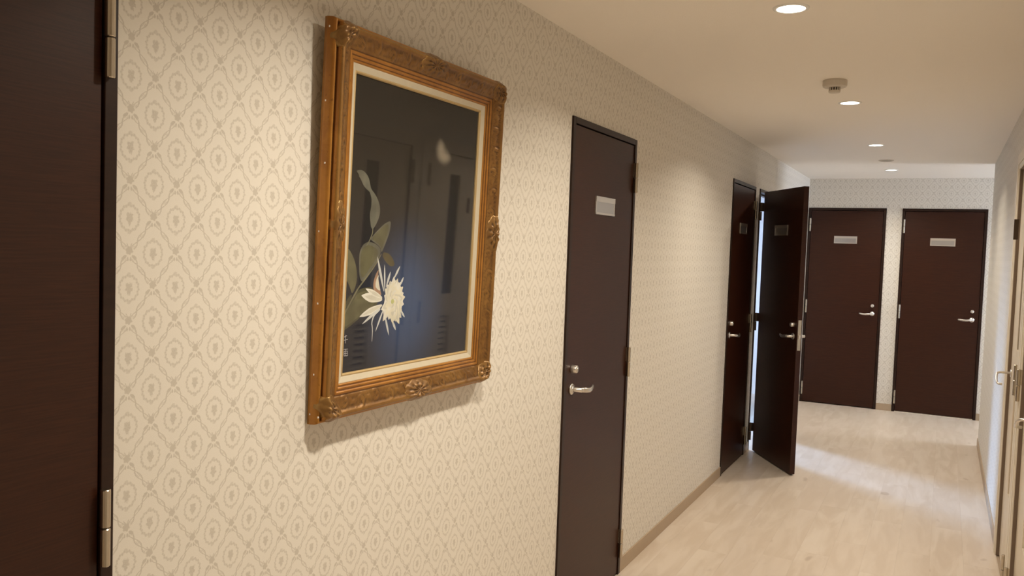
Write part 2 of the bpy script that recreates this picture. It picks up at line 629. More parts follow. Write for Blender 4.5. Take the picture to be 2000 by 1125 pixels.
# the bright room behind the open door
rm = obj('wall_room', boxes([(-2.5, -2.4, 5.0, 7.4, 0, 2.5), (-2.5, -2.4, 8.5, 8.7, 0, 2.5), (-2.5, -2.4, 7.4, 8.5, 0, 0.9), (-2.5, -2.4, 7.4, 8.5, 2.15, 2.5),
                             (-2.4, -0.071, 4.9, 5.0, 0, 2.4), (-2.4, -0.071, 8.6, 8.7, 0, 2.4), (-2.5, -0.071, 4.9, 8.7, 2.4, 2.5)]), M['room_white'])
tag(rm, 'white daylit wall seen through the gap of the open door', 'wall', kind='structure')
o = obj('floor_room', boxes([(-2.5, -0.071, 4.9, 8.7, -0.1, 0.0)]), M['plank'])
tag(o, 'pale floor of the room behind the open door', 'floor', kind='structure')
o = obj('trim_threshold', boxes([(-0.071, 0.0, 5.890, 5.890 + FW, -0.05, 0.0005)]), M['plank'])
tag(o, 'pale threshold strip under the open door', 'threshold', kind='structure')


def window(name, x, y0, y1, z0, z1, label):
    w = empty(name, (x, (y0 + y1) / 2, z0), 0, label, 'window', kind='structure')
    hy = (y1 - y0) / 2; hz = z1 - z0
    obj('window_frame', boxes([(-0.02, 0.02, -hy, hy, 0, 0.04), (-0.02, 0.02, -hy, hy, hz - 0.04, hz), (-0.02, 0.02, -hy, -hy + 0.04, 0.04, hz - 0.04),
                               (-0.02, 0.02, hy - 0.04, hy, 0.04, hz - 0.04), (-0.018, 0.018, -0.02, 0.02, 0.04, hz - 0.04)]), M['alu'], w, bevel=0.002)
    for s in (-1, 1):
        a, b_ = sorted((s * 0.02, s * (hy - 0.04)))
        obj('pane', boxes([(-0.003, 0.003, a, b_, 0.04, hz - 0.04)]), M['glass'], w)


window('window_1', -2.45, 7.4, 8.5, 0.9, 2.15, 'aluminium window of the room behind the open door')
window('window_2', XR + 0.065, YE + 0.15, L - 0.15, 0.85, 2.1, 'aluminium window at the end of the side passage')

# ------------------------------------------------------------------ doors


def copy_to(o, parent, loc=None):
    c = o.copy()
    C.objects.link(c)
    c.parent = parent
    if loc is not None: c.location = loc
    return c


def frame_bm(cream=False):
    """local: x out of the wall, y sideways, z up"""
    h = FW / 2
    j = 0.025
    bm = bmesh.new()
    box(bm, -0.069, 0.008, -h, -h + j, 0, T)
    box(bm, -0.069, 0.008, h - j, h, 0, T)
    box(bm, -0.069, 0.008, -h + j, h - j, T - j, T)
    # stops behind the leaf
    box(bm, -0.069, -0.034, -h + j, -h + j + 0.012, 0, T - j)
    box(bm, -0.069, -0.034, h - j - 0.012, h - j, 0, T - j)
    box(bm, -0.069, -0.034, -h + j + 0.012, h - j - 0.012, T - j - 0.012, T - j)
    return bm


LW = FW - 0.05 - 0.006     # leaf width
LT = 0.036
LZ0, LZ1 = 0.009, T - 0.025 - 0.004
HZ = (1.859, 1.010, 0.1505)
_cache = {}


def shared(key, make, name, mat, parent, smooth=False, bevel=0):
    if key in _cache:
        o = bpy.data.objects.new(name, _cache[key])
        C.objects.link(o)
        o.parent = parent
        if bevel:
            md = o.modifiers.new('bevel', 'BEVEL'); md.width = bevel; md.segments = 2; md.limit_method = 'ANGLE'; md.angle_limit = math.radians(40)
        return o
    o = obj(name, make(), mat, parent, smooth, bevel)
    _cache[key] = o.data
    return o


def handle_bm(s):
    """lever: rose on the leaf face, neck, curved grip towards s*y"""
    bm = bmesh.new()
    lathe(bm, [(0, 0), (0.0225, 0), (0.0225, 0.004), (0.0205, 0.007), (0.011, 0.008), (0.0095, 0.012), (0.0095, 0.047), (0.0, 0.052)], 24, 'x')
    pts = [(0.041, 0, 0), (0.049, s * 0.010, 0), (0.055, s * 0.030, -0.003), (0.058, s * 0.055, -0.0055), (0.055, s * 0.080, -0.0045), (0.050, s * 0.100, -0.002), (0.045, s * 0.119, 0.0005)]
    tube(bm, pts, [0.0095, 0.0098, 0.0096, 0.0096, 0.0094, 0.009, 0.0075], 12, 0.6)
    return fix(bm)


def bar_handle_bm(s):
    """thin round bar lever that droops and hooks back"""
    bm = bmesh.new()
    lathe(bm, [(0, 0), (0.021, 0), (0.021, 0.004), (0.019, 0.006), (0.0, 0.006)], 24, 'x')
    tube(bm, [(0.004, 0, 0), (0.05, 0, 0), (0.062, s * 0.006, -0.003), (0.067, s * 0.022, -0.012), (0.069, s * 0.055, -0.028), (0.068, s * 0.090, -0.041), (0.062, s * 0.106, -0.046), (0.046, s * 0.110, -0.047)], 0.0058, 12)
    return fix(bm)


def lock_bm():
    bm = bmesh.new()
    lathe(bm, [(0, 0), (0.0165, 0), (0.0165, 0.003), (0.0155, 0.022), (0.013, 0.025), (0.0, 0.025)], 24, 'x')
    box(bm, 0.024, 0.0265, -0.0012, 0.0012, -0.006, 0.006)
    return fix(bm)


def thumb_bm():
    bm = bmesh.new()
    lathe(bm, [(0, 0), (0.015, 0), (0.015, 0.004), (0.009, 0.006), (0.009, 0.012), (0, 0.012)], 20, 'x')
    box(bm, 0.011, 0.022, -0.003, 0.003, -0.011, 0.011)
    return fix(bm)


def knuckle_bm(z0, z1, plate):
    """a hinge half around the pin at the origin; plate = (x0,x1,y0,y1)"""
    bm = bmesh.new()
    lathe(bm, [(0, z0), (0.007, z0), (0.0085, z0 + 0.0015), (0.0085, z1 - 0.0015), (0.007, z1), (0, z1)], 16, 'z')
    if plate:
        box(bm, *plate, z0 + 0.001, z1 - 0.001)
    return fix(bm)


def make_door(name, loc, rz, h, label, opened=0.0, colour='walnut', pin_dy=0.022, plate=True, slot=False, hinge_mat='hinge', lock_dy=0.055):
    """h: side of the hinges in local y; opened: angle of the leaf"""
    key = (h, colour)
    D = empty(name, loc, rz, label, 'door', kind='structure')
    fm = M['walnut_frame'] if colour == 'walnut' else M['cream_frame']
    lm = M['walnut'] if colour == 'walnut' else M['cream_door']
    shared(('frame', colour), frame_bm, 'door_frame', fm, D, bevel=0.0015)
    px, py = 0.016, h * (FW / 2 - pin_dy)
    le = h * (FW / 2 - 0.028) - py                  # hinge edge of the leaf seen from the pin
    y_far = le - h * LW
    xf = (0.003 if colour == 'walnut' else -0.012) - px                                # outer face seen from the pin
    ya, yb = sorted((le, y_far))

    def leaf_bm():
        bm = bmesh.new()
        if not slot:
            box(bm, xf - LT, xf, ya, yb, LZ0, LZ1)
        else:
            yc = (ya + yb) / 2
            sw = 0.062
            cells = [(ya, yc - sw, LZ0, LZ1), (yc + sw, yb, LZ0, LZ1), (yc - sw, yc + sw, LZ0, 0.70 - 0.30), (yc - sw, yc + sw, 0.965, 1.11), (yc - sw, yc + sw, 1.885, LZ1)]
            for c in cells:
                box(bm, xf - LT, xf, *c)
        return bm
    if colour == 'cream':
        cw = 0.052
        e = FW / 2 - 0.025
        obj('door_seal', boxes([(-0.012, 0.003, -e, -e + 0.0025, 0.0, T - 0.025), (-0.012, 0.003, e - 0.0025, e, 0.0, T - 0.025), (-0.012, 0.003, -e + 0.0025, e - 0.0025, T - 0.0275, T - 0.025)]), M['brown_seal'], D)  # shade of the frame rebate, put in as brown strips
        obj('casing', boxes([(0.0, 0.012, -FW / 2 - cw, -FW / 2, 0, T + cw), (0.0, 0.012, FW / 2, FW / 2 + cw, 0, T + cw), (0.0, 0.012, -FW / 2, FW / 2, T, T + cw)]), fm, D, bevel=0.002)
    leaf = shared(('leaf', h, colour, pin_dy, slot), leaf_bm, 'door_leaf', lm, D, bevel=0.0012)
    leaf.location = (px, py, 0)
    leaf.rotation_euler = (0, 0, opened)
    hy = y_far + h * lock_dy
    hm = M['steel']
    if colour == 'walnut':
        hd = shared(('lever', h), lambda: handle_bm(h), 'lever_handle', hm, leaf, smooth=True)
    else:
        hd = shared(('bar', h), lambda: bar_handle_bm(h), 'lever_handle', hm, leaf, smooth=True)
    hd.location = (xf, hy, 0.968)
    if colour == 'walnut':
        lk = shared('lock', lock_bm, 'lock_cylinder', hm, leaf, smooth=True)
        lk.location = (xf, hy, 1.049)
    if opened:
        hb = shared(('lever', h), None, 'lever_handle', hm, leaf)
        hb.location = (xf - LT, hy, 0.968)
        hb.scale = (-1, 1, 1)
        tb = shared('thumb', thumb_bm, 'thumb_turn', hm, leaf, smooth=True)
        tb.location = (xf - LT, hy, 1.049)
        tb.rotation_euler = (0, 0, PI)
        a0, a1 = sorted((y_far, y_far - h * 0.0015))
        obj('latch_plate', boxes([(xf - LT / 2 - 0.0115, xf - LT / 2 + 0.0115, a0, a1, 0.875, 1.085)]), M['hinge'], leaf)
        obj('latch_bolt', boxes([(xf - LT / 2 - 0.006, xf - LT / 2 + 0.006, *sorted((y_far, y_far - h * 0.010)), 0.955, 0.98)]), M['steel'], leaf, bevel=0.001)
        obj('bottom_seal', boxes([(xf - LT / 2 - 0.005, xf - LT / 2 + 0.005, ya + 0.01, yb - 0.01, 0.002, LZ0)]), M['seal'], leaf)
    if plate:
        yc = (ya + yb) / 2

        def plate_bm():
            bm = bmesh.new()
            w = 0.110
            box(bm, 0, 0.006, -w, w, -0.037, -0.029)
            box(bm, 0, 0.006, -w, w, 0.016, 0.038)
            box(bm, 0, 0.0045, -w, -w + 0.010, -0.029, 0.016)
            box(bm, 0, 0.0045, w - 0.010, w, -0.029, 0.016)
            box(bm, 0, 0.0035, -w + 0.010, w - 0.010, -0.029, 0.016, 1)
            return bm
        if 'plate' in _cache:
            pl = bpy.data.objects.new('name_plate', _cache['plate']); C.objects.link(pl); pl.parent = leaf
        else:
            pl = obj('name_plate', plate_bm(), [M['plate'], M['plate_insert']], leaf)
            _cache['plate'] = pl.data
        pl.location = (xf, yc, 1.709)
    if slot:
        yc = (ya + yb) / 2
        obj('slot_window', boxes([(xf - LT * 0.7, xf - 0.008, yc - 0.062, yc + 0.062, 1.11, 1.885)]), M['dark_glass'], leaf)
        obj('louvre_backing', boxes([(xf - LT, xf - LT + 0.004, yc - 0.062, yc + 0.062, 0.40, 0.965)]), M['seal'], leaf)
        for i in range(15):
            z = 0.418 + i * 0.0375
            bm = bmesh.new()
            y0, y1 = yc - 0.061, yc + 0.061
            P = [(xf - 0.007, z - 0.011), (xf - 0.010, z - 0.013), (xf - 0.028, z + 0.010), (xf - 0.025, z + 0.012)]
            vs = [[bm.verts.new((a, yy, b_)) for a, b_ in P] for yy in (y0, y1)]
            for q in range(4):
                bm.faces.new((vs[0][q], vs[0][(q + 1) % 4], vs[1][(q + 1) % 4], vs[1][q]))
            bm.faces.new(vs[0][::-1]); bm.faces.new(vs[1])
            obj('slat', fix(bm), lm, leaf)
    # hinges: lower half on the frame, upper half on the leaf
    for z in HZ:
        lo = shared(('hlo', h, pin_dy), lambda: knuckle_bm(-0.0685, -0.0008, (-0.040, -0.002, *sorted((h * 0.002, h * 0.0045)))), 'hinge', M[hinge_mat], D)
        lo.location = (px, py, z)
        up = shared(('hup', h, pin_dy), lambda: knuckle_bm(0.0008, 0.0685, (-0.042, -0.002, *sorted((-h * 0.0015, -h * 0.004)))), 'hinge', M[hinge_mat], D)
        up.location = (px, py, z)
        up.rotation_euler = (0, 0, opened)
    return D, leaf


mid = FW / 2
# left wall: x out of the wall = +x, local y = world y
make_door('door_1', (0, left_doors[0][0] + mid, 0), 0, +1, 'nearest dark walnut door, cut by the left edge of the view')
make_door('door_2', (0, left_doors[1][0] + mid, 0), 0, +1, 'closed dark walnut door right of the gilt framed painting')
make_door('door_3', (0, left_doors[2][0] + mid, 0), 0, +1, 'closed dark walnut door just before the open door')
d4, leaf4 = make_door('door_4', (0, left_doors[3][0] + mid, 0), 0, -1, 'dark walnut door standing open into the corridor',
                      opened=math.radians(-147.2), pin_dy=0.0, hinge_mat='hinge_dark')
# end wall: out = -y, local y = world x
make_door('door_5', (end_doors[0] + mid, L, 0), -PI / 2, -1, 'left of the two dark walnut doors in the end wall', plate=True)
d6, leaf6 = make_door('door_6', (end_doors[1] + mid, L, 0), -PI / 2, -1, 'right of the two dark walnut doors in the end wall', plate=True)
obj('threshold_strip', boxes([(-0.05, 0.004, -mid + 0.026, mid - 0.026, 0.0, 0.006)]), M['cream_frame'], d6)  # light leaking under the door, put in as a pale strip
# right wall: out = -x, local y = -world y
d7, leaf7 = make_door('door_7', (W, right_doors[0] + mid, 0), PI, -1, 'nearer cream door with slot window and louvre on the right wall, mirrored in the painting', colour='cream', plate=False, slot=True)
d8, leaf8 = make_door('door_8', (W, right_doors[1] + mid, 0), PI, +1, 'farther cream door on the right wall, its lever sticking out', colour='cream', plate=False, slot=True)
# the small indicator plate standing proud of the farther cream door
obj('indicator_plate', boxes([(-0.008, 0.0125, -0.49, -0.484, 1.645, 1.745)]), M['hinge_dark'], leaf8, bevel=0.001)
# closer arm cap at the head of the open door
o = obj('closer_pivot', fix(lathe(bmesh.new(), [(0, 1.975), (0.014, 1.975), (0.014, 2.008), (0, 2.008)], 16, 'z', (-0.02, -mid + 0.05, 0))), M['seal'], d4)

# ------------------------------------------------------------------ ceiling fittings
LAMPS = [(0.790, -2.20), (0.800, 0.86), (0.806, 2.150), (0.812, 3.985), (0.815, 5.778), (0.818, 7.615)]  # the first is assumed, added unseen behind the viewer for ambience
names = ['downlight behind the viewer, not in view', 'downlight above the viewer, left of the near door', 'largest and nearest round glowing downlight at the top edge', 'second round downlight, just beyond the smoke detector',
         'third round downlight, the last but one', 'farthest and smallest round downlight, near the end wall']
for (x, y), lb in zip(LAMPS, names):
    e = empty('ceiling_downlight', (x, y, H), 0, lb, 'ceiling light', 'round downlights along the corridor ceiling')
    if y == LAMPS[0][1]:
        ring = obj('trim_ring', fix(lathe(bmesh.new(), [(0.0455, 0.0), (0.0455, -0.004), (0.050, -0.005), (0.0565, -0.003), (0.058, 0.0)], 40)), M['lamp_ring'], e, smooth=True)
        glow = obj('diffuser', fix(lathe(bmesh.new(), [(0.0455, -0.001), (0.0455, -0.003), (0.03, -0.0045), (0, -0.005)], 40)), M['lamp_glow'], e, smooth=True)
    else:
        copy_to(ring, e); copy_to(glow, e)
    l = area('lamp', (x, y, H - 0.0065), (0, 0, -1), 0.088, 0.088, LAMP_W * (1.45 if y == 0.86 else 1.0), WARM, 'DISK', LAMP_SPREAD)
    l.parent = e
    l.location = (0, 0, -0.0065)

sd = empty('smoke_detector', (0.805, 3.385, H), 0, 'round cream smoke detector on the ceiling between two downlights', 'smoke detector')
obj('detector_base', fix(lathe(bmesh.new(), [(0, 0), (0.052, 0), (0.0535, -0.004), (0.0535, -0.022), (0.0515, -0.029), (0.046, -0.032), (0, -0.032)], 40)), M['white_plastic'], sd, bevel=0)
obj('sensor_core', fix(lathe(bmesh.new(), [(0.020, -0.031), (0.020, -0.050)], 24)), M['detector_grille'], sd)
for k in range(14):
    a = 2 * PI * k / 14
    c, s = math.cos(a) * 0.0235, math.sin(a) * 0.0235
    o = obj('grille_bar', boxes([(-0.0016, 0.0016, -0.0022, 0.0022, -0.050, -0.031)]), M['white_plastic'], sd)
    o.location = (c, s, 0); o.rotation_euler = (0, 0, a)
obj('sensor_cap', fix(lathe(bmesh.new(), [(0, -0.046), (0.0255, -0.046), (0.026, -0.050), (0.024, -0.055), (0, -0.057)], 32)), M['white_plastic'], sd, smooth=True)

sp_ = empty('ceiling_speaker', (0.823, 6.80, H), 0, 'flat grey round fitting on the ceiling before the last downlight', 'ceiling fitting')
obj('rim', fix(lathe(bmesh.new(), [(0.044, 0), (0.044, -0.004), (0.050, -0.007), (0.058, -0.004), (0.059, 0)], 36)), M['white_plastic'], sp_, smooth=True)
obj('grille', fix(lathe(bmesh.new(), [(0, -0.001), (0.044, -0.001), (0.044, -0.003), (0, -0.003)], 36)), plain('grey_grille', (0.30, 0.27, 0.25), 0.6), sp_)

# ------------------------------------------------------------------ the framed painting
PWF, PHF = 0.80, 0.93
pt = empty('framed_painting', (0.005, 0.775, 1.10), 0, 'gilt framed painting of a white night flower on the papered wall', 'painting')
pt.rotation_euler = (0, math.radians(1.65), 0)      # hangs with its head leaning off the wall
# local: x off the wall, y along, z up

PROF = [(0.0, 0.0), (0.0, 0.010), (0.001, 0.020), (0.002, 0.024), (0.0045, 0.0285), (0.0075, 0.0295), (0.0100, 0.0275), (0.0115, 0.0255), (0.0115, 0.0300), (0.0110, 0.0360),
        (0.0120, 0.0415), (0.0150, 0.0450), (0.0190, 0.0460), (0.0230, 0.0440), (0.0265, 0.0405), (0.0300, 0.0385), (0.0335, 0.0370), (0.0370, 0.0360), (0.0405, 0.0350), (0.0440, 0.0338),
        (0.0475, 0.0324), (0.0510, 0.0308), (0.0545, 0.0295), (0.0580, 0.0280), (0.0600, 0.0262), (0.0612, 0.0262), (0.0635, 0.0278), (0.0665, 0.0275), (0.0685, 0.0250), (0.0700, 0.0230),
        (0.0715, 0.0235), (0.0745, 0.0245), (0.0770, 0.0225), (0.0785, 0.0195), (0.0800, 0.0200), (0.0825, 0.0200), (0.0850, 0.0170), (0.0850, 0.0030)]


def relief(u, s, seed):
    """carved scrollwork on the face of the moulding, height in metres"""
    if s < 0.0225 or s > 0.0595: return 0.0
    env = min(1.0, (s - 0.0225) / 0.003, (0.0595 - s) / 0.003)
    P = 0.062
    k = round(u / P)
    h = 0.0
    for kk in (k - 1, k, k + 1):
        cx = kk * P
        sg = 1 if kk % 2 else -1
        dx, dy = u - cx, s - (0.041 + sg * 0.004)
        d = math.hypot(dx, dy)
        an = math.atan2(dy * sg, dx)
        if an > -2.3 and an < 2.4:
            h = max(h, 0.0022 * math.exp(-((d - 0.0105) / 0.0019) ** 2))
        h = max(h, 0.0024 * math.exp(-(math.hypot(dx - 0.007, dy - sg * 0.003) / 0.003) ** 2))
        dx2, dy2 = u - cx - P / 2, s - (0.041 - sg * 0.003)
        h = max(h, 0.0020 * math.exp(-(dx2 / 0.0085) ** 2 - (dy2 / 0.0028) ** 2))
        h = max(h, 0.0014 * math.exp(-((dx2 * 0.8 + dy2 * 1.3) / 0.0022) ** 2 - (dx2 / 0.014) ** 2))
    h += 0.0007 * mnoise.noise(Vector((u * 160, s * 160, seed)))
    return h * env


def rail_bm(length, seed, mapf, step=0.0035):
    bm = bmesh.new()
    n = int(length / step)
    rows = []
    for (s, w) in PROF:
        row = []
        for i in range(n + 1):
            u = s + (length - 2 * s) * i / n
            wob = 0.0006 * mnoise.noise(Vector((u * 30, s * 100, seed + 5)))
            row.append(bm.verts.new(mapf(u, s, w + relief(u - length / 2, s, seed) + (wob if 0 < s < 0.084 else 0))))
        rows.append(row)
    for ri, (A, B) in enumerate(zip(rows, rows[1:])):
        for i in range(n):
            f = bm.faces.new((A[i], A[i + 1], B[i + 1], B[i]))
            f.material_index = 1 if (PROF[ri + 1][0] <= 0.0125 or PROF[ri][0] >= 0.0585) else 0
    # flat back
    bm.faces.new([rows[0][i] for i in range(n + 1)] + [rows[-1][i] for i in range(n, -1, -1)])
    return fix(bm)


maps = {'bottom': (PWF, lambda u, s, w: (w, u, s)), 'top': (PWF, lambda u, s, w: (w, u, PHF - s)),
        'left': (PHF, lambda u, s, w: (w, s, u)), 'right': (PHF, lambda u, s, w: (w, PWF - s, u))}
for i, (k, (ln, mf)) in enumerate(maps.items()):
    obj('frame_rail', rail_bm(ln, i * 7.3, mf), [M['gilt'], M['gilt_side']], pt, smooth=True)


def prof_w(s):
    if s < 0.0125: return 0.0425 - (0.0125 - s) * 1.1
    for (s0, w0), (s1, w1) in zip(PROF[9:], PROF[10:]):
        if s0 <= s <= s1: return w0 + (w1 - w0) * (s - s0) / max(1e-6, s1 - s0)
    return 0.018


# flakes where the gilding has chipped to white
for z, w in ((0.905, 0.012), (0.74, 0.010), (0.60, 0.016), (0.445, 0.008), (0.28, 0.014), (0.115, 0.012), (0.022, 0.006), (0.018, 0.030)):
    obj('chip', boxes([(w, w + 0.0025, -0.0008, 0.0020, z, z + 0.004)]), M['lamp_ring'], pt)


def ornament(name, cy, cz, ry, rz_, ang, lobes, seed, base_w=0.036, peak=0.013, tilt=(0, 0)):
    """carved leaf cartouche: a lobed dome with ribs lying over the moulding"""
    bm = bmesh.new()
    nr, na = 14, 72
    rings = []
    for i in range(nr + 1):
        t = i / nr
        ring = []
        for j in range(na):
            a = 2 * PI * j / na
            R = 1 + 0.09 * abs(math.cos(a * lobes / 2)) - 0.05 + 0.03 * mnoise.noise(Vector((math.cos(a) * 2, math.sin(a) * 2, seed)))
            y_, z_ = math.cos(a) * ry * R * t, math.sin(a) * rz_ * R * t
            yy = y_ * math.cos(ang) - z_ * math.sin(ang)
            zz = y_ * math.sin(ang) + z_ * math.cos(ang)
            dome = peak * (1 - t ** 2.6)
            ribs = 0.0026 * (0.5 + 0.5 * math.cos(a * lobes)) * math.sin(PI * min(1, t * 1.15)) + 0.0022 * math.exp(-((t - 0.45) / 0.07) ** 2) + 0.003 * math.exp(-(t / 0.16) ** 2)
            nz = 0.0016 * mnoise.noise(Vector((yy * 110, zz * 110, seed * 3.1)))
            ss = min(cy + yy, PWF - cy - yy, cz + zz, PHF - cz - zz)
            w = prof_w(ss) + dome + ribs + nz - (0.012 if i == nr else 0)
            if i == 0:
                if not ring: ring.append(bm.verts.new((prof_w(min(cy, PWF - cy, cz, PHF - cz)) + peak + 0.004, cy, cz)))
            else:
                ring.append(bm.verts.new((w, cy + yy, cz + zz)))
        rings.append(ring)
    for A, B in zip(rings, rings[1:]):
        for j in range(na):
            b0, b1 = B[j], B[(j + 1) % na]
            if len(A) == 1: bm.faces.new((A[0], b0, b1))
            else: bm.faces.new((A[j], A[(j + 1) % na], b1, b0))
    bm.faces.new(rings[-1])
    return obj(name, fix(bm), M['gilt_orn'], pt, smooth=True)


q = 0.036
for i, (cy, cz, sy, sz) in enumerate(((q, q, 1, 1), (PWF - q, q, -1, 1), (q, PHF - q, 1, -1), (PWF - q, PHF - q, -1, -1))):
    ornament('corner_ornament', cy, cz, 0.040, 0.030, math.atan2(sz, sy) + PI / 2, 8, 3 + i, 0.031, 0.0055, (-0.25 * sy, -0.25 * sz))
for i, (cy, cz, sy, sz) in enumerate(((PWF / 2, 0.030, 0, 1), (PWF / 2, PHF - 0.030, 0, -1), (0.041, PHF / 2, 1, 0), (PWF - 0.027, PHF / 2, -1, 0))):
    horizontal = sz != 0
    ornament('centre_ornament', cy, cz, 0.066 if horizontal else 0.031, 0.031 if horizontal else 0.060, 0, 10, 11 + i, 0.030, 0.0045, (-0.33 * sy, -0.33 * sz))

# ivory liner with a thin gilt sight edge
LIN = [(0.0835, 0.004), (0.0835, 0.0165), (0.086, 0.0170), (0.100, 0.0120), (0.1015, 0.0130), (0.1035, 0.0130), (0.1065, 0.0095), (0.1065, 0.004)]
for i, (k, (ln, mf)) in enumerate(maps.items()):
    bm = bmesh.new()
    rows = []
    for (s, w) in LIN:
        rows.append([bm.verts.new(mf(u, s, w)) for u in (s, ln - s)])
    for ri, (A, B) in enumerate(zip(rows, rows[1:])):
        f = bm.faces.new((A[0], A[1], B[1], B[0]))
        f.material_index = 1 if ri >= 3 else 0
    bm.faces.new([r0[0] for r0 in rows]); bm.faces.new([r0[1] for r0 in rows][::-1])
    bm.faces.new((rows[0][0], rows[-1][0], rows[-1][1], rows[0][1]))
    obj('liner_rail', fix(bm), [M['liner'], M['liner_edge']], pt)


# canvas: night ground with a blue glow and a veiled moon
def canvas_mat():
    m, nt, b = new_mat('night_ground')
    tc = nt.nodes.new('ShaderNodeTexCoord')
    sp = nt.nodes.new('ShaderNodeSeparateXYZ')
    nt.links.new(tc.outputs['Object'], sp.inputs[0])
    Y, Z = N(nt, sp.outputs[1]), N(nt, sp.outputs[2])
    n1 = noise_tex(nt, tc.outputs['Object'], 6, 4)
    top = Z.step(0.15, 0.62)
    c = mix_rgb(nt, top, (0.020, 0.0165, 0.0125), (0.018, 0.020, 0.030))
    gx, gz = (Y - 0.375) / 0.21, (Z - 0.25) / 0.27
    glow = (gx * gx + gz * gz).sqrt().step(0.10, 1.05) * (n1 * 0.6 + 0.7)
    c = mix_rgb(nt, glow * 0.85, c, (0.045, 0.080, 0.180))
    dx, dz = (Y - 0.518) / 0.046, (Z - 0.688) / 0.040
    d1 = (dx * dx + dz * dz).sqrt().step(0.40, 1.15)
    ex, ez = (Y - 0.550) / 0.052, (Z - 0.718) / 0.044
    d2 = (ex * ex + ez * ez).sqrt().step(0.45, 1.15)
    moon = (d1 - d2).mx(0.0)
    c = mix_rgb(nt, moon * 0.75, c, (0.30, 0.26, 0.20))
    nt.links.new(c, b.inputs['Base Color'])
    b.inputs['Roughness'].default_value = 0.75
    b.inputs['Specular IOR Level'].default_value = 0.2
    return m


obj('canvas', boxes([(0.002, 0.006, 0.09, PWF - 0.09, 0.09, PHF - 0.09)]), canvas_mat(), pt)


def paint_mat(name, col, amt=0.25):
    m, nt, b = new_mat(name)
    tc = nt.nodes.new('ShaderNodeTexCoord')
    n1 = noise_tex(nt, tc.outputs['Object'], 18, 4)
    n2 = noise_tex(nt, tc.outputs['Object'], 120, 2)
    c = mix_rgb(nt, n1.step(0.35, 0.65), tuple(c_ * (1 + amt) for c_ in col), tuple(c_ * (1 - amt) for c_ in col))
    c = mix_rgb(nt, n2 * 0.25, c, tuple(c_ * 0.8 for c_ in col))
    nt.links.new(c, b.inputs['Base Color'])
    b.inputs['Roughness'].default_value = 0.75
    return m


PM = {k: paint_mat('paint_' + k, c) for k, c in dict(
    leaf_grey=(0.115, 0.112, 0.085), leaf_olive=(0.105, 0.098, 0.050), leaf_dark=(0.062, 0.060, 0.030), leaf_brown=(0.070, 0.055, 0.022),
    stem=(0.17, 0.16, 0.10), leaf_edge=(0.19, 0.185, 0.13), salmon=(0.33, 0.20, 0.13)).items()}
for k_, c in dict(petal_white=(0.72, 0.71, 0.64), petal_cool=(0.58, 0.60, 0.59), petal_cream=(0.72, 0.69, 0.56), heart=(0.50, 0.52, 0.22), petal_shade=(0.60, 0.585, 0.50)).items():
    PM[k_] = paint_mat('paint_' + k_, c, 0.08)

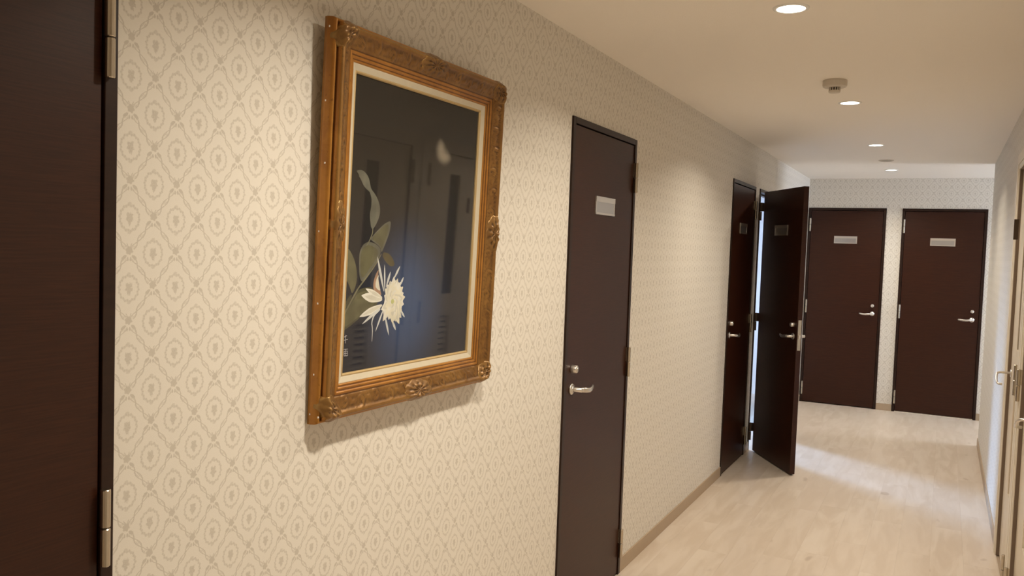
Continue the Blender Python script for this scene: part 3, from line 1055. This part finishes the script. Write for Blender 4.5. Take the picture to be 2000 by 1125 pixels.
ART = {"bud":[[0.1283,0.5966],[0.1466,0.6009],[0.1652,0.5958],[0.1785,0.5847],[0.184,0.5738],[0.1901,0.5572],[0.2067,0.5469],[0.2225,0.5306],[0.2321,0.5118],[0.2305,0.4922],[0.2192,0.4723],[0.2075,0.4592],[0.2028,0.4581],[0.1959,0.4656],[0.1926,0.4866],[0.1986,0.5099],[0.1983,0.5329],[0.1891,0.5495],[0.1856,0.554],[0.1744,0.5579],[0.1551,0.5695],[0.1416,0.5871]],"l2":[[0.2814,0.4831],[0.2551,0.4755],[0.2157,0.4492],[0.1951,0.4328],[0.2178,0.4244],[0.2393,0.4141],[0.2466,0.398],[0.2624,0.4253],[0.2772,0.4528]],"l3":[[0.1915,0.4274],[0.2179,0.4227],[0.2394,0.4123],[0.2435,0.3998],[0.2277,0.3747],[0.2058,0.357],[0.1873,0.3361],[0.1712,0.3259],[0.16,0.34],[0.1562,0.3748],[0.1568,0.4025],[0.1694,0.42]],"l4":[[0.0989,0.4154],[0.1183,0.4055],[0.1361,0.3851],[0.1492,0.3575],[0.1522,0.3332],[0.1446,0.3091],[0.1346,0.2974],[0.125,0.3166],[0.1103,0.334],[0.0997,0.341]],"l5":[[0.1025,0.2593],[0.1093,0.2761],[0.1241,0.2926],[0.1346,0.2974],[0.1328,0.2854],[0.1154,0.2655],[0.1009,0.2526]],"l6":[[0.2034,0.3145],[0.1585,0.3087],[0.133,0.2819],[0.1132,0.2588],[0.0977,0.2392],[0.0969,0.2068],[0.1271,0.2166],[0.1589,0.2319],[0.1915,0.2476],[0.2313,0.2598],[0.2474,0.2807],[0.2336,0.3029]],"l7":[[0.2553,0.4017],[0.28,0.3983],[0.3001,0.3819],[0.3077,0.3672],[0.2892,0.3636],[0.2634,0.3782],[0.2501,0.3927]],"stem":[[0.0977,0.2392],[0.1281,0.2752],[0.1582,0.3122],[0.1873,0.3361],[0.2224,0.3676],[0.2467,0.397]],"stem2":[[0.2053,0.4592],[0.2052,0.4485],[0.1941,0.429],[0.1826,0.4163]],"salmon":[[0.2396,0.3593],[0.2262,0.3455],[0.2184,0.3249],[0.2199,0.3064],[0.2381,0.2942],[0.2558,0.2901],[0.2487,0.3055],[0.2414,0.3244],[0.236,0.3431]],"tips":[[0.2293,0.3912,26],[0.262,0.3708,18],[0.2902,0.3518,24],[0.3317,0.3662,22],[0.3503,0.3365,22],[0.1717,0.2932,78],[0.1872,0.3101,45],[0.1678,0.2401,58],[0.1795,0.2207,24],[0.2364,0.1975,18],[0.2966,0.1833,22],[0.3261,0.1955,24],[0.3644,0.2272,20]],"base":[[0.2648,0.3003],[0.2687,0.3002],[0.2737,0.3119],[0.306,0.3325],[0.3344,0.3126],[0.2587,0.2794],[0.2583,0.2841],[0.2599,0.2652],[0.2526,0.2586],[0.2684,0.2578],[0.2739,0.2385],[0.3074,0.2222],[0.3421,0.2492]],"curl":[[0.2528,0.2562],[0.2271,0.2412],[0.2191,0.2232],[0.2244,0.2042],[0.2242,0.1739]],"mass":[[0.2656,0.2909],[0.2701,0.3073],[0.2748,0.3213],[0.2879,0.3316],[0.3055,0.3373],[0.3241,0.3358],[0.3375,0.3246],[0.3485,0.3098],[0.3557,0.295],[0.3602,0.2826],[0.3569,0.2631],[0.3519,0.2438],[0.3483,0.2269],[0.3391,0.2129],[0.3244,0.215],[0.3103,0.2119],[0.2911,0.2244],[0.2739,0.2385],[0.2636,0.2202],[0.2569,0.2536]],"center":[0.303,0.2728],"sig":[[[0.1165,0.1995],[0.117,0.1788]],[[0.1079,0.1864],[0.1249,0.1881]],[[0.1105,0.1945],[0.121,0.1974]],[[0.1116,0.1644],[0.1267,0.164]],[[0.113,0.1598],[0.1139,0.148]],[[0.113,0.1598],[0.126,0.1593]],[[0.126,0.1593],[0.1269,0.1474]],[[0.1135,0.1543],[0.1264,0.1537]],[[0.1139,0.1483],[0.1269,0.1477]],[[0.1192,0.1637],[0.1204,0.148]]],"moon":[[0.5186,0.6812],[0.5311,0.6653],[0.49,0.6992]]}
_layer = [0.00606]


def smooth_poly(P, it=2):
    for _ in range(it):
        Q = []
        for i in range(len(P)):
            a, b_ = P[i], P[(i + 1) % len(P)]
            Q.append((a[0] * 0.8 + b_[0] * 0.2, a[1] * 0.8 + b_[1] * 0.2))
            Q.append((a[0] * 0.2 + b_[0] * 0.8, a[1] * 0.2 + b_[1] * 0.8))
        P = Q
    return P


def stroke_poly(P, w0, w1=None, taper=True):
    """a brush stroke outline about a polyline; w0 width at start, w1 at end"""
    w1 = w0 if w1 is None else w1
    n = len(P)
    A, B = [], []
    for i, p in enumerate(P):
        a, b_ = P[max(i - 1, 0)], P[min(i + 1, n - 1)]
        d = math.hypot(b_[0] - a[0], b_[1] - a[1]) or 1
        nx, ny = -(b_[1] - a[1]) / d, (b_[0] - a[0]) / d
        w = (w0 + (w1 - w0) * i / (n - 1)) / 2
        A.append((p[0] + nx * w, p[1] + ny * w)); B.append((p[0] - nx * w, p[1] - ny * w))
    return A + B[::-1]


def paint(name, polys, mats, smooth_it=2):
    """a painted passage: flat strokes lying on the canvas, later ones over earlier ones"""
    bm = bmesh.new()
    for P, mi in polys:
        _layer[0] += 0.000012
        vs = [bm.verts.new((_layer[0], a, b_)) for a, b_ in (smooth_poly(P, smooth_it) if smooth_it else P)]
        try:
            f = bm.faces.new(vs)
        except ValueError:
            continue
        f.material_index = mi
        f.normal_update()
        if f.normal.x < 0: f.normal_flip()
    bmesh.ops.triangulate(bm, faces=bm.faces[:])
    return obj(name, bm, [PM.get(m_) or M[m_] for m_ in mats], pt)


def shrink(P, k, dx=0, dy=0):
    cx = sum(p[0] for p in P) / len(P); cy = sum(p[1] for p in P) / len(P)
    return [(cx + (p[0] - cx) * k + dx, cy + (p[1] - cy) * k + dy) for p in P]


def petal(base, tip, w):
    dx, dy = tip[0] - base[0], tip[1] - base[1]
    l = math.hypot(dx, dy); nx, ny = -dy / l, dx / l
    out = []
    for t, k in ((0, 0.25), (0.25, 0.75), (0.55, 1.0), (0.8, 0.62), (0.93, 0.25)):
        out.append((base[0] + dx * t + nx * w * k / 2, base[1] + dy * t + ny * w * k / 2))
    out.append(tuple(tip))
    for t, k in ((0.93, 0.25), (0.8, 0.62), (0.55, 1.0), (0.25, 0.75), (0, 0.25)):
        out.append((base[0] + dx * t - nx * w * k / 2, base[1] + dy * t - ny * w * k / 2))
    return out


LM = ['leaf_grey', 'leaf_olive', 'leaf_dark', 'leaf_brown', 'stem', 'leaf_edge']
lv = []
for k_, m0, m1 in (('l7', 3, 3), ('l6', 2, 1), ('l5', 2, 2), ('l4', 1, 1), ('bud', 0, 0), ('l2', 0, 1), ('l3', 0, 1)):
    P = [tuple(p) for p in ART[k_]]
    P = [(max(p[0], 0.101), p[1]) for p in P]
    lv.append((P, m0))
    lv.append((shrink(P, 0.82, -0.002, 0), m1))
lv.append((stroke_poly([(max(p[0], 0.101), p[1]) for p in ART['stem']], 0.006, 0.003), 4))
lv.append((stroke_poly(ART['stem2'], 0.003, 0.004), 4))
paint('painted_leaves', lv, LM)

FM = ['petal_white', 'petal_cool', 'petal_cream', 'heart', 'salmon', 'petal_shade']
fl_ = [([tuple(p) for p in ART['salmon']], 4), (shrink(ART['salmon'], 0.6, 0.002, 0.0), 5)]
for (tu, tv, w), bs in zip(ART['tips'], ART['base']):
    fl_.append((petal(bs, (tu, tv), w * 0.00033 if w > 40 else w * 0.00036), 0 if w > 40 else 1))
    if w > 40: fl_.append((petal(bs, (tu * 0.85 + bs[0] * 0.15, tv * 0.85 + bs[1] * 0.15), w * 0.00018), 5))
fl_.append((stroke_poly(ART['curl'], 0.0065, 0.002), 1))
cx, cy = ART['center']
rg = random.Random(4)
mass = ART['mass']
fl_.append((shrink(mass, 0.86), 0))
for ring, k in ((1.0, 1.0), (0.84, 1.0), (0.66, 1.0), (0.48, 1.0), (0.3, 1.0)):
    for i, p in enumerate(mass):
        j = (i + (0.5 if int(ring * 10) % 2 else 0))
        p2 = mass[(i + 1) % len(mass)]
        f_mix = 0.5 if int(ring * 10) % 2 else 0.0
        qx, qy = p[0] * (1 - f_mix) + p2[0] * f_mix, p[1] * (1 - f_mix) + p2[1] * f_mix
        rr = ring * (0.94 + 0.1 * rg.random())
        tip = (cx + (qx - cx) * rr, cy + (qy - cy) * rr)
        bsx, bsy = cx + (qx - cx) * rr * 0.18, cy + (qy - cy) * rr * 0.18
        fl_.append((petal((bsx, bsy), tip, 0.0215 * (0.6 + 0.4 * ring)), rg.choice([0, 2, 5] if ring > 0.7 else [0, 2, 2, 5])))
fl_.append((shrink([(cx + 0.0075 * math.cos(t * 0.7), cy + 0.0065 * math.sin(t * 0.7)) for t in range(9)], 1.0), 3))
paint('painted_flower', fl_, FM, 1)
sg = paint('signature', [(stroke_poly(s_, 0.0016), 0) for s_ in ART['sig']], ['signature'], 0)

obj('glazing', boxes([(0.0092, 0.0108, 0.1035, PWF - 0.1035, 0.1035, PHF - 0.1035)]), M['glass'], pt)
